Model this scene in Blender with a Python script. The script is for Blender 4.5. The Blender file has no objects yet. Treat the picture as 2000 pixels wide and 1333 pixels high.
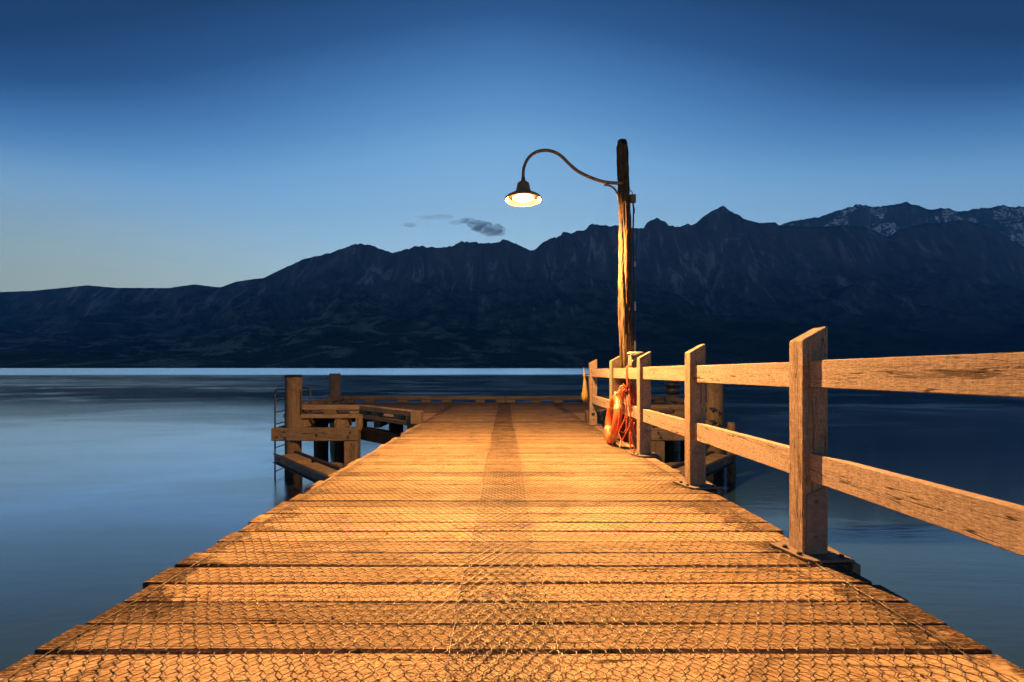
import bpy, bmesh, math, random
import numpy as np
from mathutils import Vector, Matrix, noise as mnoise

R = math.radians
def lin(c):
    out = []
    for v in c[:3]:
        v /= 255.0
        out.append(v/12.92 if v <= .04045 else ((v+.055)/1.055)**2.4)
    return (out[0], out[1], out[2], 1.0)

sc = bpy.context.scene
col = sc.collection
# ------------------------------------------------------------------ camera
cam_d = bpy.data.cameras.new('camera')
cam = bpy.data.objects.new('camera', cam_d)
col.objects.link(cam)
cam.location = (0, 0, 1.08)
cam.rotation_euler = (R(90), 0, 0)
cam_d.lens = 16.0
cam_d.sensor_width = 36.0
cam_d.shift_x = 15/2000
cam_d.shift_y = 52/2000
cam_d.clip_start = .02
cam_d.clip_end = 60000
sc.camera = cam
sc.view_settings.view_transform = 'Standard'
sc.view_settings.look = 'None'
sc.view_settings.exposure = 0
sc.view_settings.gamma = 1
sc.render.engine = 'CYCLES'
sc.render.resolution_x = 1024
sc.render.resolution_y = 682

# ------------------------------------------------------------------ node helper
class NT:
    def __init__(s, tree):
        s.t = tree; s.n = tree.nodes; s.l = tree.links
    def node(s, typ, **kw):
        nd = s.n.new(typ)
        for k, v in kw.items():
            if k == 'inp':
                for kk, vv in v.items():
                    sock = nd.inputs[kk]
                    if isinstance(vv, bpy.types.NodeSocket): s.l.new(vv, sock)
                    else: sock.default_value = vv
            else: setattr(nd, k, v)
        return nd
    def math(s, op, a, b=None, c=None, clamp=False):
        nd = s.n.new('ShaderNodeMath'); nd.operation = op; nd.use_clamp = clamp
        for i, v in enumerate((a, b, c)):
            if v is None: continue
            if isinstance(v, bpy.types.NodeSocket): s.l.new(v, nd.inputs[i])
            else: nd.inputs[i].default_value = v
        return nd.outputs[0]
    def ramp(s, fac, stops, interp='LINEAR'):
        nd = s.n.new('ShaderNodeValToRGB'); cr = nd.color_ramp; cr.interpolation = interp
        while len(cr.elements) < len(stops): cr.elements.new(.5)
        for e, (p, c) in zip(cr.elements, stops):
            e.position = p
            e.color = c if hasattr(c, '__len__') else (c, c, c, 1)
        s.l.new(fac, nd.inputs[0]); return nd.outputs[0]
    def mapr(s, v, a, b, c, d, smooth=False):
        nd = s.n.new('ShaderNodeMapRange'); s.l.new(v, nd.inputs[0])
        if smooth: nd.interpolation_type = 'SMOOTHSTEP'
        for i, x in zip((1, 2, 3, 4), (a, b, c, d)): nd.inputs[i].default_value = x
        return nd.outputs[0]
    def mix(s, f, a, b, blend='MIX'):
        nd = s.n.new('ShaderNodeMix'); nd.data_type = 'RGBA'; nd.blend_type = blend
        for i, v in ((0, f), (6, a), (7, b)):
            if isinstance(v, bpy.types.NodeSocket): s.l.new(v, nd.inputs[i])
            else: nd.inputs[i].default_value = v
        return nd.outputs[2]
    def noise(s, vec, scale, detail=4, rough=.5, dist=0.0):
        nd = s.node('ShaderNodeTexNoise', inp={'Scale': scale, 'Detail': detail, 'Roughness': rough, 'Distortion': dist})
        s.l.new(vec, nd.inputs['Vector']); return nd.outputs['Fac']
    def mapping(s, vec, scale=(1, 1, 1), loc=(0, 0, 0), rot=(0, 0, 0)):
        nd = s.node('ShaderNodeMapping'); nd.inputs['Scale'].default_value = scale
        nd.inputs['Location'].default_value = loc; nd.inputs['Rotation'].default_value = rot
        s.l.new(vec, nd.inputs['Vector']); return nd.outputs[0]

# ------------------------------------------------------------------ world: dusk sky
world = bpy.data.worlds.new('World'); sc.world = world; world.use_nodes = True
w = NT(world.node_tree); world.node_tree.nodes.clear()
tc = w.node('ShaderNodeTexCoord')
nrm = w.node('ShaderNodeVectorMath', operation='NORMALIZE'); w.l.new(tc.outputs['Generated'], nrm.inputs[0])
sp = w.node('ShaderNodeSeparateXYZ'); w.l.new(nrm.outputs[0], sp.inputs[0])
el = w.math('MULTIPLY', w.math('ARCSINE', sp.outputs[2]), 57.2958)
az = w.math('MULTIPLY', w.math('ARCTAN2', sp.outputs[0], sp.outputs[1]), 57.2958)
aabs = w.math('MINIMUM', w.math('ABSOLUTE', az), 100.0)
elc = w.math('MAXIMUM', el, 0.0)
# effective angle from the afterglow behind the range
azt = w.math('MULTIPLY', w.math('POWER', w.math('DIVIDE', aabs, 48.0), 1.7), 10.5)
azt = w.math('MULTIPLY', w.math('MINIMUM', azt, 18.0), w.mapr(elc, 8, 28, .55, 1.6, True))
ee = w.math('ADD', elc, azt)
SK = [(0, (200, 216, 228)), (11, (194, 228, 246)), (17, (172, 218, 250)), (22, (152, 204, 248)), (26, (132, 189, 238)),
      (30, (104, 160, 217)), (34, (78, 131, 190)), (38, (51, 94, 149)), (43, (34, 66, 110)), (60, (26, 52, 92)), (90, (22, 44, 82))]
skc = w.ramp(w.math('DIVIDE', ee, 90.0), [(a/90, lin(c)) for a, c in SK])
f1 = w.mapr(elc, 5, 20, 1, 0, True)
f2 = w.mapr(az, -8, -46, 0, 1, True)
skc = w.mix(w.math('MULTIPLY', w.math('MULTIPLY', f1, f2), .85), skc, lin((190, 206, 186)))
nish = w.node('ShaderNodeTexSky', sky_type='NISHITA', sun_disc=False, sun_elevation=R(-4), sun_rotation=R(0), altitude=300)
addn = w.mix(1.0, skc, w.mix(1.0, nish.outputs[0], (.05, .05, .05, 1), 'MULTIPLY'), 'ADD')
bg = w.node('ShaderNodeBackground', inp={'Strength': 1.0}); w.l.new(addn, bg.inputs[0])
wo = w.node('ShaderNodeOutputWorld'); w.l.new(bg.outputs[0], wo.inputs[0])

# ------------------------------------------------------------------ object helpers
def tag(o, label=None, cat=None, group=None, kind=None):
    if label: o['label'] = label
    if cat: o['category'] = cat
    if group: o['group'] = group
    if kind: o['kind'] = kind
    return o
def empty(name, loc, label, cat, group=None):
    o = bpy.data.objects.new(name, None); o.location = loc; o.empty_display_size = .2
    col.objects.link(o); return tag(o, label, cat, group)
def wloc(o):
    v = Vector((0, 0, 0))
    while o is not None:
        v = v + o.location; o = o.parent
    return v
def zdeck(y): return -.0107*(np.minimum(y, 9.55)-2.6)     # the jetty falls gently away from the shore
def xf_flat(x, y, z): return (x, y, z)
def xf_jetty(x, y, z): return (x, y, z-.0107*(y-2.6))
def xf_head(x, y, z): return (1.07*x, 1.07*y, 1.07*z-.0744)  # drawn in its own units of 1.07 m, level
XF = [xf_flat]
class MB:
    """collects polygons (world coordinates) into one mesh"""
    def __init__(s): s.v = []; s.f = []; s.r = []; s.mi = []
    def add(s, verts, faces, rnd=None, mi=0):
        k = len(s.v); s.v.extend([tuple(v) for v in verts])
        r = random.random() if rnd is None else rnd
        for f in faces:
            s.f.append(tuple(i+k for i in f)); s.r.append(r); s.mi.append(mi)
    def build(s, name, mat, parent=None, smooth=False, loc=None):
        me = bpy.data.meshes.new(name)
        o = bpy.data.objects.new(name, me); col.objects.link(o)
        s.v = [XF[0](*p) for p in s.v]
        off = Vector((0, 0, 0))
        if parent is not None:
            o.parent = parent; off = wloc(parent)
        elif loc is not None:
            o.location = loc; off = Vector(loc)
        me.from_pydata([(x-off.x, y-off.y, z-off.z) for x, y, z in s.v], [], s.f)
        mats = mat if isinstance(mat, (list, tuple)) else [mat]
        for m in mats: me.materials.append(m)
        if len(mats) > 1:
            me.polygons.foreach_set('material_index', s.mi)
        at = me.attributes.new('rnd', 'FLOAT', 'FACE'); at.data.foreach_set('value', s.r)
        if smooth: me.polygons.foreach_set('use_smooth', [True]*len(me.polygons))
        me.update(); return o

def frame(d, up):
    d = Vector(d).normalized(); up = Vector(up)
    s_ = d.cross(up)
    if s_.length < 1e-4: s_ = d.cross(Vector((1, 0, 0)))
    s_.normalize(); u = s_.cross(d).normalized()
    return d, s_, u
def beam(mb, p0, p1, wd, th, ch=.006, nseg=1, jit=0.0, up=(0, 0, 1), rnd=None, warp=0.0, mi=0, taper=None):
    """timber from p0 to p1: wd sideways, th along up, chamfered edges, optional irregular edges"""
    p0 = Vector(p0); p1 = Vector(p1); d, s_, u = frame(p1-p0, up)
    a, b = wd/2, th/2
    prof = [(-a+ch, -b), (a-ch, -b), (a, -b+ch), (a, b-ch), (a-ch, b), (-a+ch, b), (-a, b-ch), (-a, -b+ch)]
    vs, fs = [], []; n = 8
    o1 = random.random()*100; o2 = random.random()*100
    for k in range(nseg+1):
        t = k/nseg; c = p0.lerp(p1, t); L = t*(p1-p0).length
        dl = jit*(mnoise.noise((L*3.1, o1, 0))+.6*mnoise.noise((L*11, o1, 3)))*2
        dr = jit*(mnoise.noise((L*3.1, o2, 0))+.6*mnoise.noise((L*11, o2, 3)))*2
        dz = warp*mnoise.noise((L*.9, o1, o2)); dw = warp*.7*mnoise.noise((L*.7, o2, o1))
        for i, (x, z) in enumerate(prof):
            xx = x+(dr if x > 0 else dl)
            zz = z+dz+dw*(x/a)
            vs.append(c+s_*xx+u*zz)
    for k in range(nseg):
        for i in range(n):
            j = (i+1) % n
            fs.append((k*n+i, k*n+j, (k+1)*n+j, (k+1)*n+i))
    fs.append(tuple(range(n-1, -1, -1))); fs.append(tuple(nseg*n+i for i in range(n)))
    mb.add(vs, [f[::-1] for f in fs], rnd, mi)
def box(mb, c, s, ch=.004, rnd=None, mi=0, rz=0.0):
    c = Vector(c); d = Vector((math.cos(rz), math.sin(rz), 0))
    beam(mb, c-d*s[0]/2, c+d*s[0]/2, s[1], s[2], min(ch, .45*s[1], .45*s[2]), 1, rnd=rnd, mi=mi)
def prism(mb, pts, z0, z1, rnd=None, mi=0):
    n = len(pts)
    vs = [(x, y, z0) for x, y in pts]+[(x, y, z1) for x, y in pts]
    fs = [tuple(range(n-1, -1, -1)), tuple(range(n, 2*n))]+[(i, (i+1) % n, n+(i+1) % n, n+i) for i in range(n)]
    mb.add(vs, fs, rnd, mi)
def tube(mb, pts, rad, n=8, cap=True, rnd=None, disp=None, mi=0):
    pts = [Vector(p) for p in pts]; m = len(pts)
    if not hasattr(rad, '__len__'): rad = [rad]*m
    t0 = (pts[1]-pts[0]).normalized()
    ref = Vector((0, 0, 1)) if abs(t0.z) < .9 else Vector((1, 0, 0))
    nx = t0.cross(ref).normalized(); vs, fs = [], []
    for k in range(m):
        t = (pts[min(k+1, m-1)]-pts[max(k-1, 0)]).normalized()
        nx = (nx-t*nx.dot(t)).normalized(); ny = t.cross(nx)
        for i in range(n):
            a = 2*math.pi*i/n; r = rad[k]
            if disp: r = disp(k/(m-1), a, r, pts[k])
            vs.append(pts[k]+nx*math.cos(a)*r+ny*math.sin(a)*r)
    for k in range(m-1):
        for i in range(n):
            j = (i+1) % n; fs.append((k*n+i, k*n+j, (k+1)*n+j, (k+1)*n+i))
    if cap: fs.append(tuple(range(n-1, -1, -1))); fs.append(tuple((m-1)*n+i for i in range(n)))
    mb.add(vs, fs, rnd, mi)
def catmull(P, per=8):
    P = [Vector(p) for p in P]; P = [P[0]*2-P[1]]+P+[P[-1]*2-P[-2]]; out = []
    for i in range(1, len(P)-2):
        for k in range(per):
            t = k/per; a, b, c, d = P[i-1], P[i], P[i+1], P[i+2]
            out.append(.5*((2*b)+(c-a)*t+(2*a-5*b+4*c-d)*t*t+(3*b-a-3*c+d)*t**3))
    out.append(P[-2]); return out
def lathe(mb, prof, c, n=32, rnd=None, mi=0, ax=None):
    vs, fs = [], []; m = len(prof); c = Vector(c)
    M = Matrix.Identity(3) if ax is None else Vector((0, 0, 1)).rotation_difference(Vector(ax)).to_matrix()
    for r, z in prof:
        for i in range(n):
            a = 2*math.pi*i/n; vs.append(c+M@Vector((r*math.cos(a), r*math.sin(a), z)))
    for k in range(m-1):
        for i in range(n):
            j = (i+1) % n; fs.append((k*n+i, k*n+j, (k+1)*n+j, (k+1)*n+i))
    fs.append(tuple(range(n-1, -1, -1))); fs.append(tuple((m-1)*n+i for i in range(n)))
    mb.add(vs, fs, rnd, mi)
def bolts(lst, mat, parent, prof=None, name='bolt'):
    for c, ax, r, h in lst:
        b_ = MB(); bolt(b_, c, ax, r, h); b_.build(name, mat, parent)
def bolt(mb, c, ax, r=.012, h=.009):
    lathe(mb, [(r, -.002), (r, h*.6), (r*.75, h*.9), (r*.3, h)], c, 10, ax=ax)

# ------------------------------------------------------------------ materials
def newmat(name):
    m = bpy.data.materials.new(name); m.use_nodes = True
    t = NT(m.node_tree); bsdf = m.node_tree.nodes['Principled BSDF']; return m, t, bsdf
def wood(name, c1, c2, axis=0, dirt=.4, rough=.62, bump=.5, spec=.4, scale=1.0, greying=0.0, ends=False, rvar=.35):
    m, t, b = newmat(name)
    g = t.node('ShaderNodeTexCoord').outputs['Object']
    at = t.node('ShaderNodeAttribute', attribute_name='rnd').outputs['Fac']
    off = t.node('ShaderNodeCombineXYZ'); 
    for i in range(3): t.l.new(t.math('MULTIPLY', at, (37.0, 19.0, 53.0)[i]), off.inputs[i])
    va = t.node('ShaderNodeVectorMath', operation='ADD'); t.l.new(g, va.inputs[0]); t.l.new(off.outputs[0], va.inputs[1])
    p = va.outputs[0]
    s = [22*scale]*3; s[axis] = 1.3*scale
    s2 = [110*scale]*3; s2[axis] = 4*scale
    pg = t.mapping(p, s); pf = t.mapping(p, s2)
    grain = t.noise(pg, 1.0, 6, .62, .9)
    fine = t.noise(pf, 1.0, 3, .6)
    blot = t.noise(p, 2.2, 5, .65, .6)
    blot2 = t.noise(p, 11, 4, .6, .3)
    f = t.math('ADD', t.math('MULTIPLY', grain, .65), t.math('MULTIPLY', fine, .35))
    base = t.mix(t.mapr(f, .34, .66, 0, 1), c1, c2)
    vr = t.mapr(at, 0, 1, 1-rvar, 1+rvar*.3)
    cv = t.node('ShaderNodeCombineColor')
    for i in range(3): t.l.new(vr, cv.inputs[i])
    base = t.mix(1.0, base, cv.outputs[0], 'MULTIPLY')
    crack = t.mapr(grain, .30, .38, 1, 0)
    base = t.mix(t.math('MULTIPLY', crack, .8), base, (c1[0]*.16, c1[1]*.15, c1[2]*.14, 1))
    sv = [150*scale]*3; sv[axis] = 38*scale
    spk = t.noise(t.mapping(p, sv), 1.0, 4, .7, .4)
    saw = [9*scale]*3; saw[axis] = 120*scale
    swn = t.noise(t.mapping(p, saw), 1.0, 3, .6, .2)
    base = t.mix(t.mapr(spk, .34, .52, .72, 0), base, (c1[0]*.35, c1[1]*.33, c1[2]*.30, 1))
    base = t.mix(t.mapr(swn, .40, .60, .28, 0), base, (c1[0]*.45, c1[1]*.43, c1[2]*.42, 1))
    base = t.mix(t.mapr(spk, .55, .70, 0, .45), base, (min(1, c2[0]*1.45), min(1, c2[1]*1.45), min(1, c2[2]*1.45), 1))
    lsp = [13*scale]*3; lsp[axis] = .55*scale
    spl = t.math('ABSOLUTE', t.math('SUBTRACT', t.noise(t.mapping(p, lsp, loc=(3.1, 7.7, 1.3)), 1.0, 3, .5, .25), .5))
    split = t.math('MULTIPLY', t.mapr(spl, .002, .010, 1, 0), t.mapr(blot2, .40, .55, 0, 1))
    base = t.mix(t.math('MULTIPLY', split, .9), base, (c1[0]*.08, c1[1]*.07, c1[2]*.06, 1))
    dm = t.math('MULTIPLY', t.mapr(blot, .50, .72, 0, 1), t.mapr(blot2, .35, .65, .3, 1))
    base = t.mix(t.math('MULTIPLY', dm, dirt), base, (c1[0]*.22, c1[1]*.22, c1[2]*.22, 1))
    if ends:   # weathered, blackened plank ends outside the foot traffic
        sx = t.node('ShaderNodeSeparateXYZ'); t.l.new(g, sx.inputs[0])
        ax = t.math('ABSOLUTE', sx.outputs[0])
        en = t.math('ADD', t.mapr(ax, 1.32, 1.84, 0, 1), t.math('MULTIPLY', t.math('SUBTRACT', blot, .5), 3.0))
        em = t.math('MULTIPLY', t.mapr(en, .42, .68, 0, 1), t.mapr(spk, .45, .62, 1, .45))
        inn = t.mapr(sx.outputs[1], -.4, 2.4, 1, .35)
        em = t.math('MULTIPLY', em, inn)
        base = t.mix(t.math('MULTIPLY', em, .96), base, (c1[0]*.09, c1[1]*.08, c1[2]*.09, 1))
        kn = t.node('ShaderNodeTexVoronoi', feature='F1', inp={'Scale': 1.0, 'Randomness': 1.0})
        t.l.new(t.mapping(p, (2.6, 5.2, 1)), kn.inputs['Vector'])
        kd = t.math('ADD', kn.outputs['Distance'], t.math('MULTIPLY', blot2, .12))
        base = t.mix(t.mapr(kd, .095, .13, .85, 0), base, (c1[0]*.12, c1[1]*.1, c1[2]*.1, 1))
    t.l.new(base, b.inputs['Base Color'])
    t.l.new(t.mapr(f, .3, .7, rough+.12, rough-.08), b.inputs['Roughness'])
    b.inputs['Specular IOR Level'].default_value = spec; b.inputs['IOR'].default_value = 1.16
    hgt = t.math('ADD', t.math('MULTIPLY', grain, 1.0), t.math('ADD', t.math('MULTIPLY', fine, .6), t.math('MULTIPLY', crack, -.9)))
    hgt = t.math('ADD', hgt, t.math('ADD', t.math('MULTIPLY', spk, 1.2), t.math('MULTIPLY', split, -1.5)))
    bp = t.node('ShaderNodeBump', inp={'Strength': bump, 'Distance': .005}); t.l.new(hgt, bp.inputs['Height'])
    t.l.new(bp.outputs[0], b.inputs['Normal'])
    return m
def metal(name, c1, c2, rough=.5, metallic=.6, sc_=25, bump=.2):
    m, t, b = newmat(name)
    g = t.node('ShaderNodeTexCoord').outputs['Object']
    n1 = t.noise(g, sc_, 5, .65, .3); n2 = t.noise(g, sc_*5, 3, .6)
    t.l.new(t.mix(t.mapr(n1, .42, .62, 0, 1), c1, c2), b.inputs['Base Color'])
    b.inputs['Metallic'].default_value = metallic
    t.l.new(t.mapr(n1, .3, .7, rough-.1, rough+.15), b.inputs['Roughness'])
    bp = t.node('ShaderNodeBump', inp={'Strength': bump, 'Distance': .002}); t.l.new(n2, bp.inputs['Height'])
    t.l.new(bp.outputs[0], b.inputs['Normal'])
    return m
M = {}
M['deck'] = wood('deck_wood', (.33, .215, .12, 1), (.52, .36, .22, 1), 0, .8, .70, .9, .3, ends=True, rvar=.5)
M['rail'] = wood('rail_wood_y', (.30, .213, .155, 1), (.44, .33, .245, 1), 1, .07, .62, .35, .35, rvar=.1)
M['post'] = wood('post_wood_z', (.26, .18, .125, 1), (.39, .28, .20, 1), 2, .3, .65, .4, .3, rvar=.1)
M['tx'] = wood('timber_x', (.13, .098, .072, 1), (.25, .19, .14, 1), 0, .6, .7, .7, .3)
M['ty'] = wood('timber_y', (.13, .098, .072, 1), (.25, .19, .14, 1), 1, .6, .7, .7, .3)
M['tz'] = wood('timber_z', (.11, .083, .062, 1), (.23, .172, .128, 1), 2, .6, .75, .9, .25)
M['wet'] = wood('wet_timber', (.015, .012, .01, 1), (.03, .024, .018, 1), 2, .5, .45, .8, .5)
M['pole'] = wood('pole_wood', (.055, .035, .02, 1), (.19, .13, .075, 1), 2, .6, .8, 1.0, .2, scale=.7)
M['steel'] = metal('dark_steel', (.03, .035, .045, 1), (.07, .055, .05, 1), .45, .7)
M['galv'] = metal('galvanised', (.13, .105, .085, 1), (.17, .095, .05, 1), .6, .2)
M['plate'] = metal('brown_plate', (.13, .10, .085, 1), (.20, .155, .125, 1), .65, .1)
M['wire'] = metal('wire', (.085, .06, .04, 1), (.035, .025, .018, 1), .42, .4, 8, 0)
M['arm'] = metal('arm_glare_tint', (.30, .16, .05, 1), (.18, .10, .035, 1), .4, .3)  # lighter orange-brown: the lamp's glare on the arm, painted into the colour
M['black'] = metal('black_rubber', (.012, .012, .014, 1), (.03, .03, .032, 1), .42, 0)
M['boxm'] = metal('box_plastic', (.20, .11, .04, 1), (.14, .08, .03, 1), .6, 0)
M['clip'] = metal('clip_metal', (.45, .42, .4, 1), (.3, .27, .25, 1), .5, .3)
M['orange'] = metal('buoy_orange', (.60, .10, .016, 1), (.46, .07, .010, 1), .42, 0, 12, .1)
M['tape'] = metal('reflective_tape', (.62, .34, .17, 1), (.45, .2, .09, 1), .5, 0, 40, .1)
M['rope_o'] = metal('orange_rope', (.62, .10, .02, 1), (.40, .05, .012, 1), .7, 0, 60, .6)
M['rope_w'] = metal('pale_rope', (.55, .40, .25, 1), (.38, .25, .14, 1), .75, 0, 60, .6)
M['sack'] = metal('net_bag', (.42, .27, .05, 1), (.24, .13, .03, 1), .8, 0, 45, 1.0)
M['mark'] = metal('rust_mark', (.55, .28, .12, 1), (.4, .2, .1, 1), .7, 0)

def emis(name, c, s):
    m = bpy.data.materials.new(name); m.use_nodes = True; t = NT(m.node_tree); t.n.clear()
    e = t.node('ShaderNodeEmission', inp={'Color': c, 'Strength': s}); o = t.node('ShaderNodeOutputMaterial')
    t.l.new(e.outputs[0], o.inputs[0]); return m
M['glow'] = emis('lamp_glass_lit', (1, .80, .45, 1), 9.0)

# ------------------------------------------------------------------ mountains
def vnoise(x, y, seed):
    xi = np.floor(x).astype(np.int64); yi = np.floor(y).astype(np.int64); xf = x-xi; yf = y-yi
    def h(a, b):
        n = (a*374761393+b*668265263+seed*974634777) & 0xffffffff
        n = ((n ^ (n >> 13))*1274126177) & 0xffffffff
        n = (n ^ (n >> 16)) & 0xffffffff
        return n/4294967295.0
    u = xf*xf*xf*(xf*(xf*6-15)+10); v = yf*yf*yf*(yf*(yf*6-15)+10)
    return (h(xi, yi)*(1-u)+h(xi+1, yi)*u)*(1-v)+(h(xi, yi+1)*(1-u)+h(xi+1, yi+1)*u)*v
def fbm(x, y, seed, o=5, g=.5):
    s = 0; a = 1; t = 0
    for k in range(o):
        s = s+a*vnoise(x*2**k, y*2**k, seed+k*17); t += a; a *= g
    return s/t
def ridged(x, y, seed, o=5, g=.55):
    s = 0; a = 1; t = 0
    for k in range(o):
        s = s+a*(1-np.abs(2*vnoise(x*2**k+3.1*k, y*2**k-1.7*k, seed+k*31)-1))**1.6; t += a; a *= g
    return s/t
SKY1 = [(-2600, 600), (-1500, 560), (-900, 590), (-500, 560), (-200, 582), (0, 571), (60, 569), (130, 562), (170, 558), (230, 563), (330, 563), (380, 556), (430, 562), (460, 551), (500, 545),
        (515, 543), (560, 522), (590, 508), (640, 495), (680, 482), (705, 474), (730, 482), (770, 494), (800, 484), (810, 479), (840, 485), (870, 483), (900, 473),
        (930, 473), (935, 477), (970, 474), (985, 468), (1010, 477), (1030, 486), (1043, 487), (1060, 472), (1080, 466), (1095, 460), (1100, 452), (1115, 457),
        (1140, 450), (1155, 437), (1180, 441), (1210, 440), (1240, 446), (1256, 448), (1265, 434), (1283, 426), (1300, 433), (1308, 440), (1330, 441), (1360, 436),
        (1375, 420), (1395, 408), (1410, 401), (1425, 410), (1450, 425), (1470, 432), (1490, 436), (1510, 433), (1522, 441), (1600, 442), (1658, 439), (1700, 448),
        (1734, 461), (1753, 450), (1810, 435), (1886, 431), (1943, 448), (2000, 483), (2100, 520), (2300, 500), (2600, 450), (3200, 430), (4600, 480)]
SKY2 = [(1300, 520), (1480, 470), (1522, 443), (1530, 437), (1565, 430), (1580, 428), (1600, 424), (1640, 408), (1680, 400), (1720, 403), (1740, 399), (1770, 395),
        (1790, 402), (1810, 406), (1850, 408), (1890, 413), (1920, 405), (1950, 402), (2000, 404), (2100, 390), (2300, 420), (2600, 470), (3200, 520)]
def terrain(name, SKY, px0, px1, ncol, nrow, Y0, Y1, seed, mat, crag, spur):
    xs = np.array([p[0] for p in SKY], float); ys = np.array([p[1] for p in SKY], float)
    px = np.linspace(px0, px1, ncol); u = (px-985)/889
    S = (719.0-np.interp(px, xs, ys))/889
    cw = np.clip((px-430)/300, .12, 1)
    S = S+crag*cw*(ridged(px/26, px*0+.3, seed+5, 5, .6)-.62)+.0032*np.clip((px-430)/250, .15, 1)*(ridged(px/7.5, px*0+.7, seed+8, 3, .6)-.5)
    g_ = np.exp(-.5*(np.arange(-150, 151)*(px[1]-px[0])/70.)**2); g_ /= g_.sum()
    Ss = np.convolve(np.pad(S, 150, 'edge'), g_, 'valid')
    v = np.linspace(0, 1, nrow)**1.0
    U, V = np.meshgrid(u, v); Y = Y0+(Y1-Y0)*V
    # shore line that is not a perfect arc
    Y = Y-(1-V)*Y0*.06*fbm(U*5, U*0, seed+9, 3)
    X = U*Y
    Sb = np.array([np.interp(px+spur*(1-vv)*900, xs, ys) for vv in v]); Sb = (719.0-Sb)/889
    # ridge lines sweep sideways as they come down, so spurs run diagonally to the lake
    mixw = np.clip((1-V)*1.2, 0, 1)
    wv = np.clip((1-V)*5, 0, 1); wv = wv*wv*(3-2*wv)
    Sx = S[None, :]*(1-wv)+np.minimum(Ss[None, :], S[None, :]*1.3)*wv
    St = Sx*(1-mixw)+np.minimum(Sb, Sx*1.15)*mixw
    wx = X+700*(fbm(X/1500, Y/1500, seed+2)-.5); wy = Y+700*(fbm(X/1500, Y/1500, seed+3)-.5)
    rot = wx*.8+wy*.6; rot2 = -wx*.6+wy*.8
    rg = ridged(rot/1500, rot2/3200, seed, 6)
    rg2 = ridged(rot/420, rot2/900, seed+50, 5, .6)
    base = V**1.25*(1-.10*np.sin(V*math.pi))
    H = St*Y1*base*(1-(.72*(1-rg)*(1-V**6)+.15*(1-rg2)*(1-V**10)))
    H = H+30*(fbm(X/160, Y/160, seed+70, 4)-.5)*np.clip(V*6, 0, 1)*(1-V**8)
    lim = St*0+S[None, :]*Y*.985
    H = np.where(V < .999, np.minimum(H, lim), S[None, :]*Y1)
    H = np.maximum(H, -1+V*60+8*(fbm(X/60, Y/60, seed+80, 3)))
    H[0, :] = -6
    # back slope
    Yb = np.full((1, ncol), Y1*1.12); Xb = u[None, :]*Yb
    X = np.vstack([X, Xb]); Y = np.vstack([Y, Yb]); H = np.vstack([H, H[-1:, :]*.3])
    nr = nrow+1
    V3 = np.stack([X.ravel(), Y.ravel(), H.ravel()], 1)
    i, j = np.meshgrid(np.arange(ncol-1), np.arange(nr-1)); a = (j*ncol+i).ravel()
    F = np.stack([a, a+1, a+1+ncol, a+ncol], 1)
    me = bpy.data.meshes.new(name); me.from_pydata(V3.tolist(), [], F.tolist()); me.materials.append(mat)
    me.polygons.foreach_set('use_smooth', [True]*len(me.polygons))
    o = bpy.data.objects.new(name, me); col.objects.link(o); tag(o, kind='structure'); return o
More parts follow.
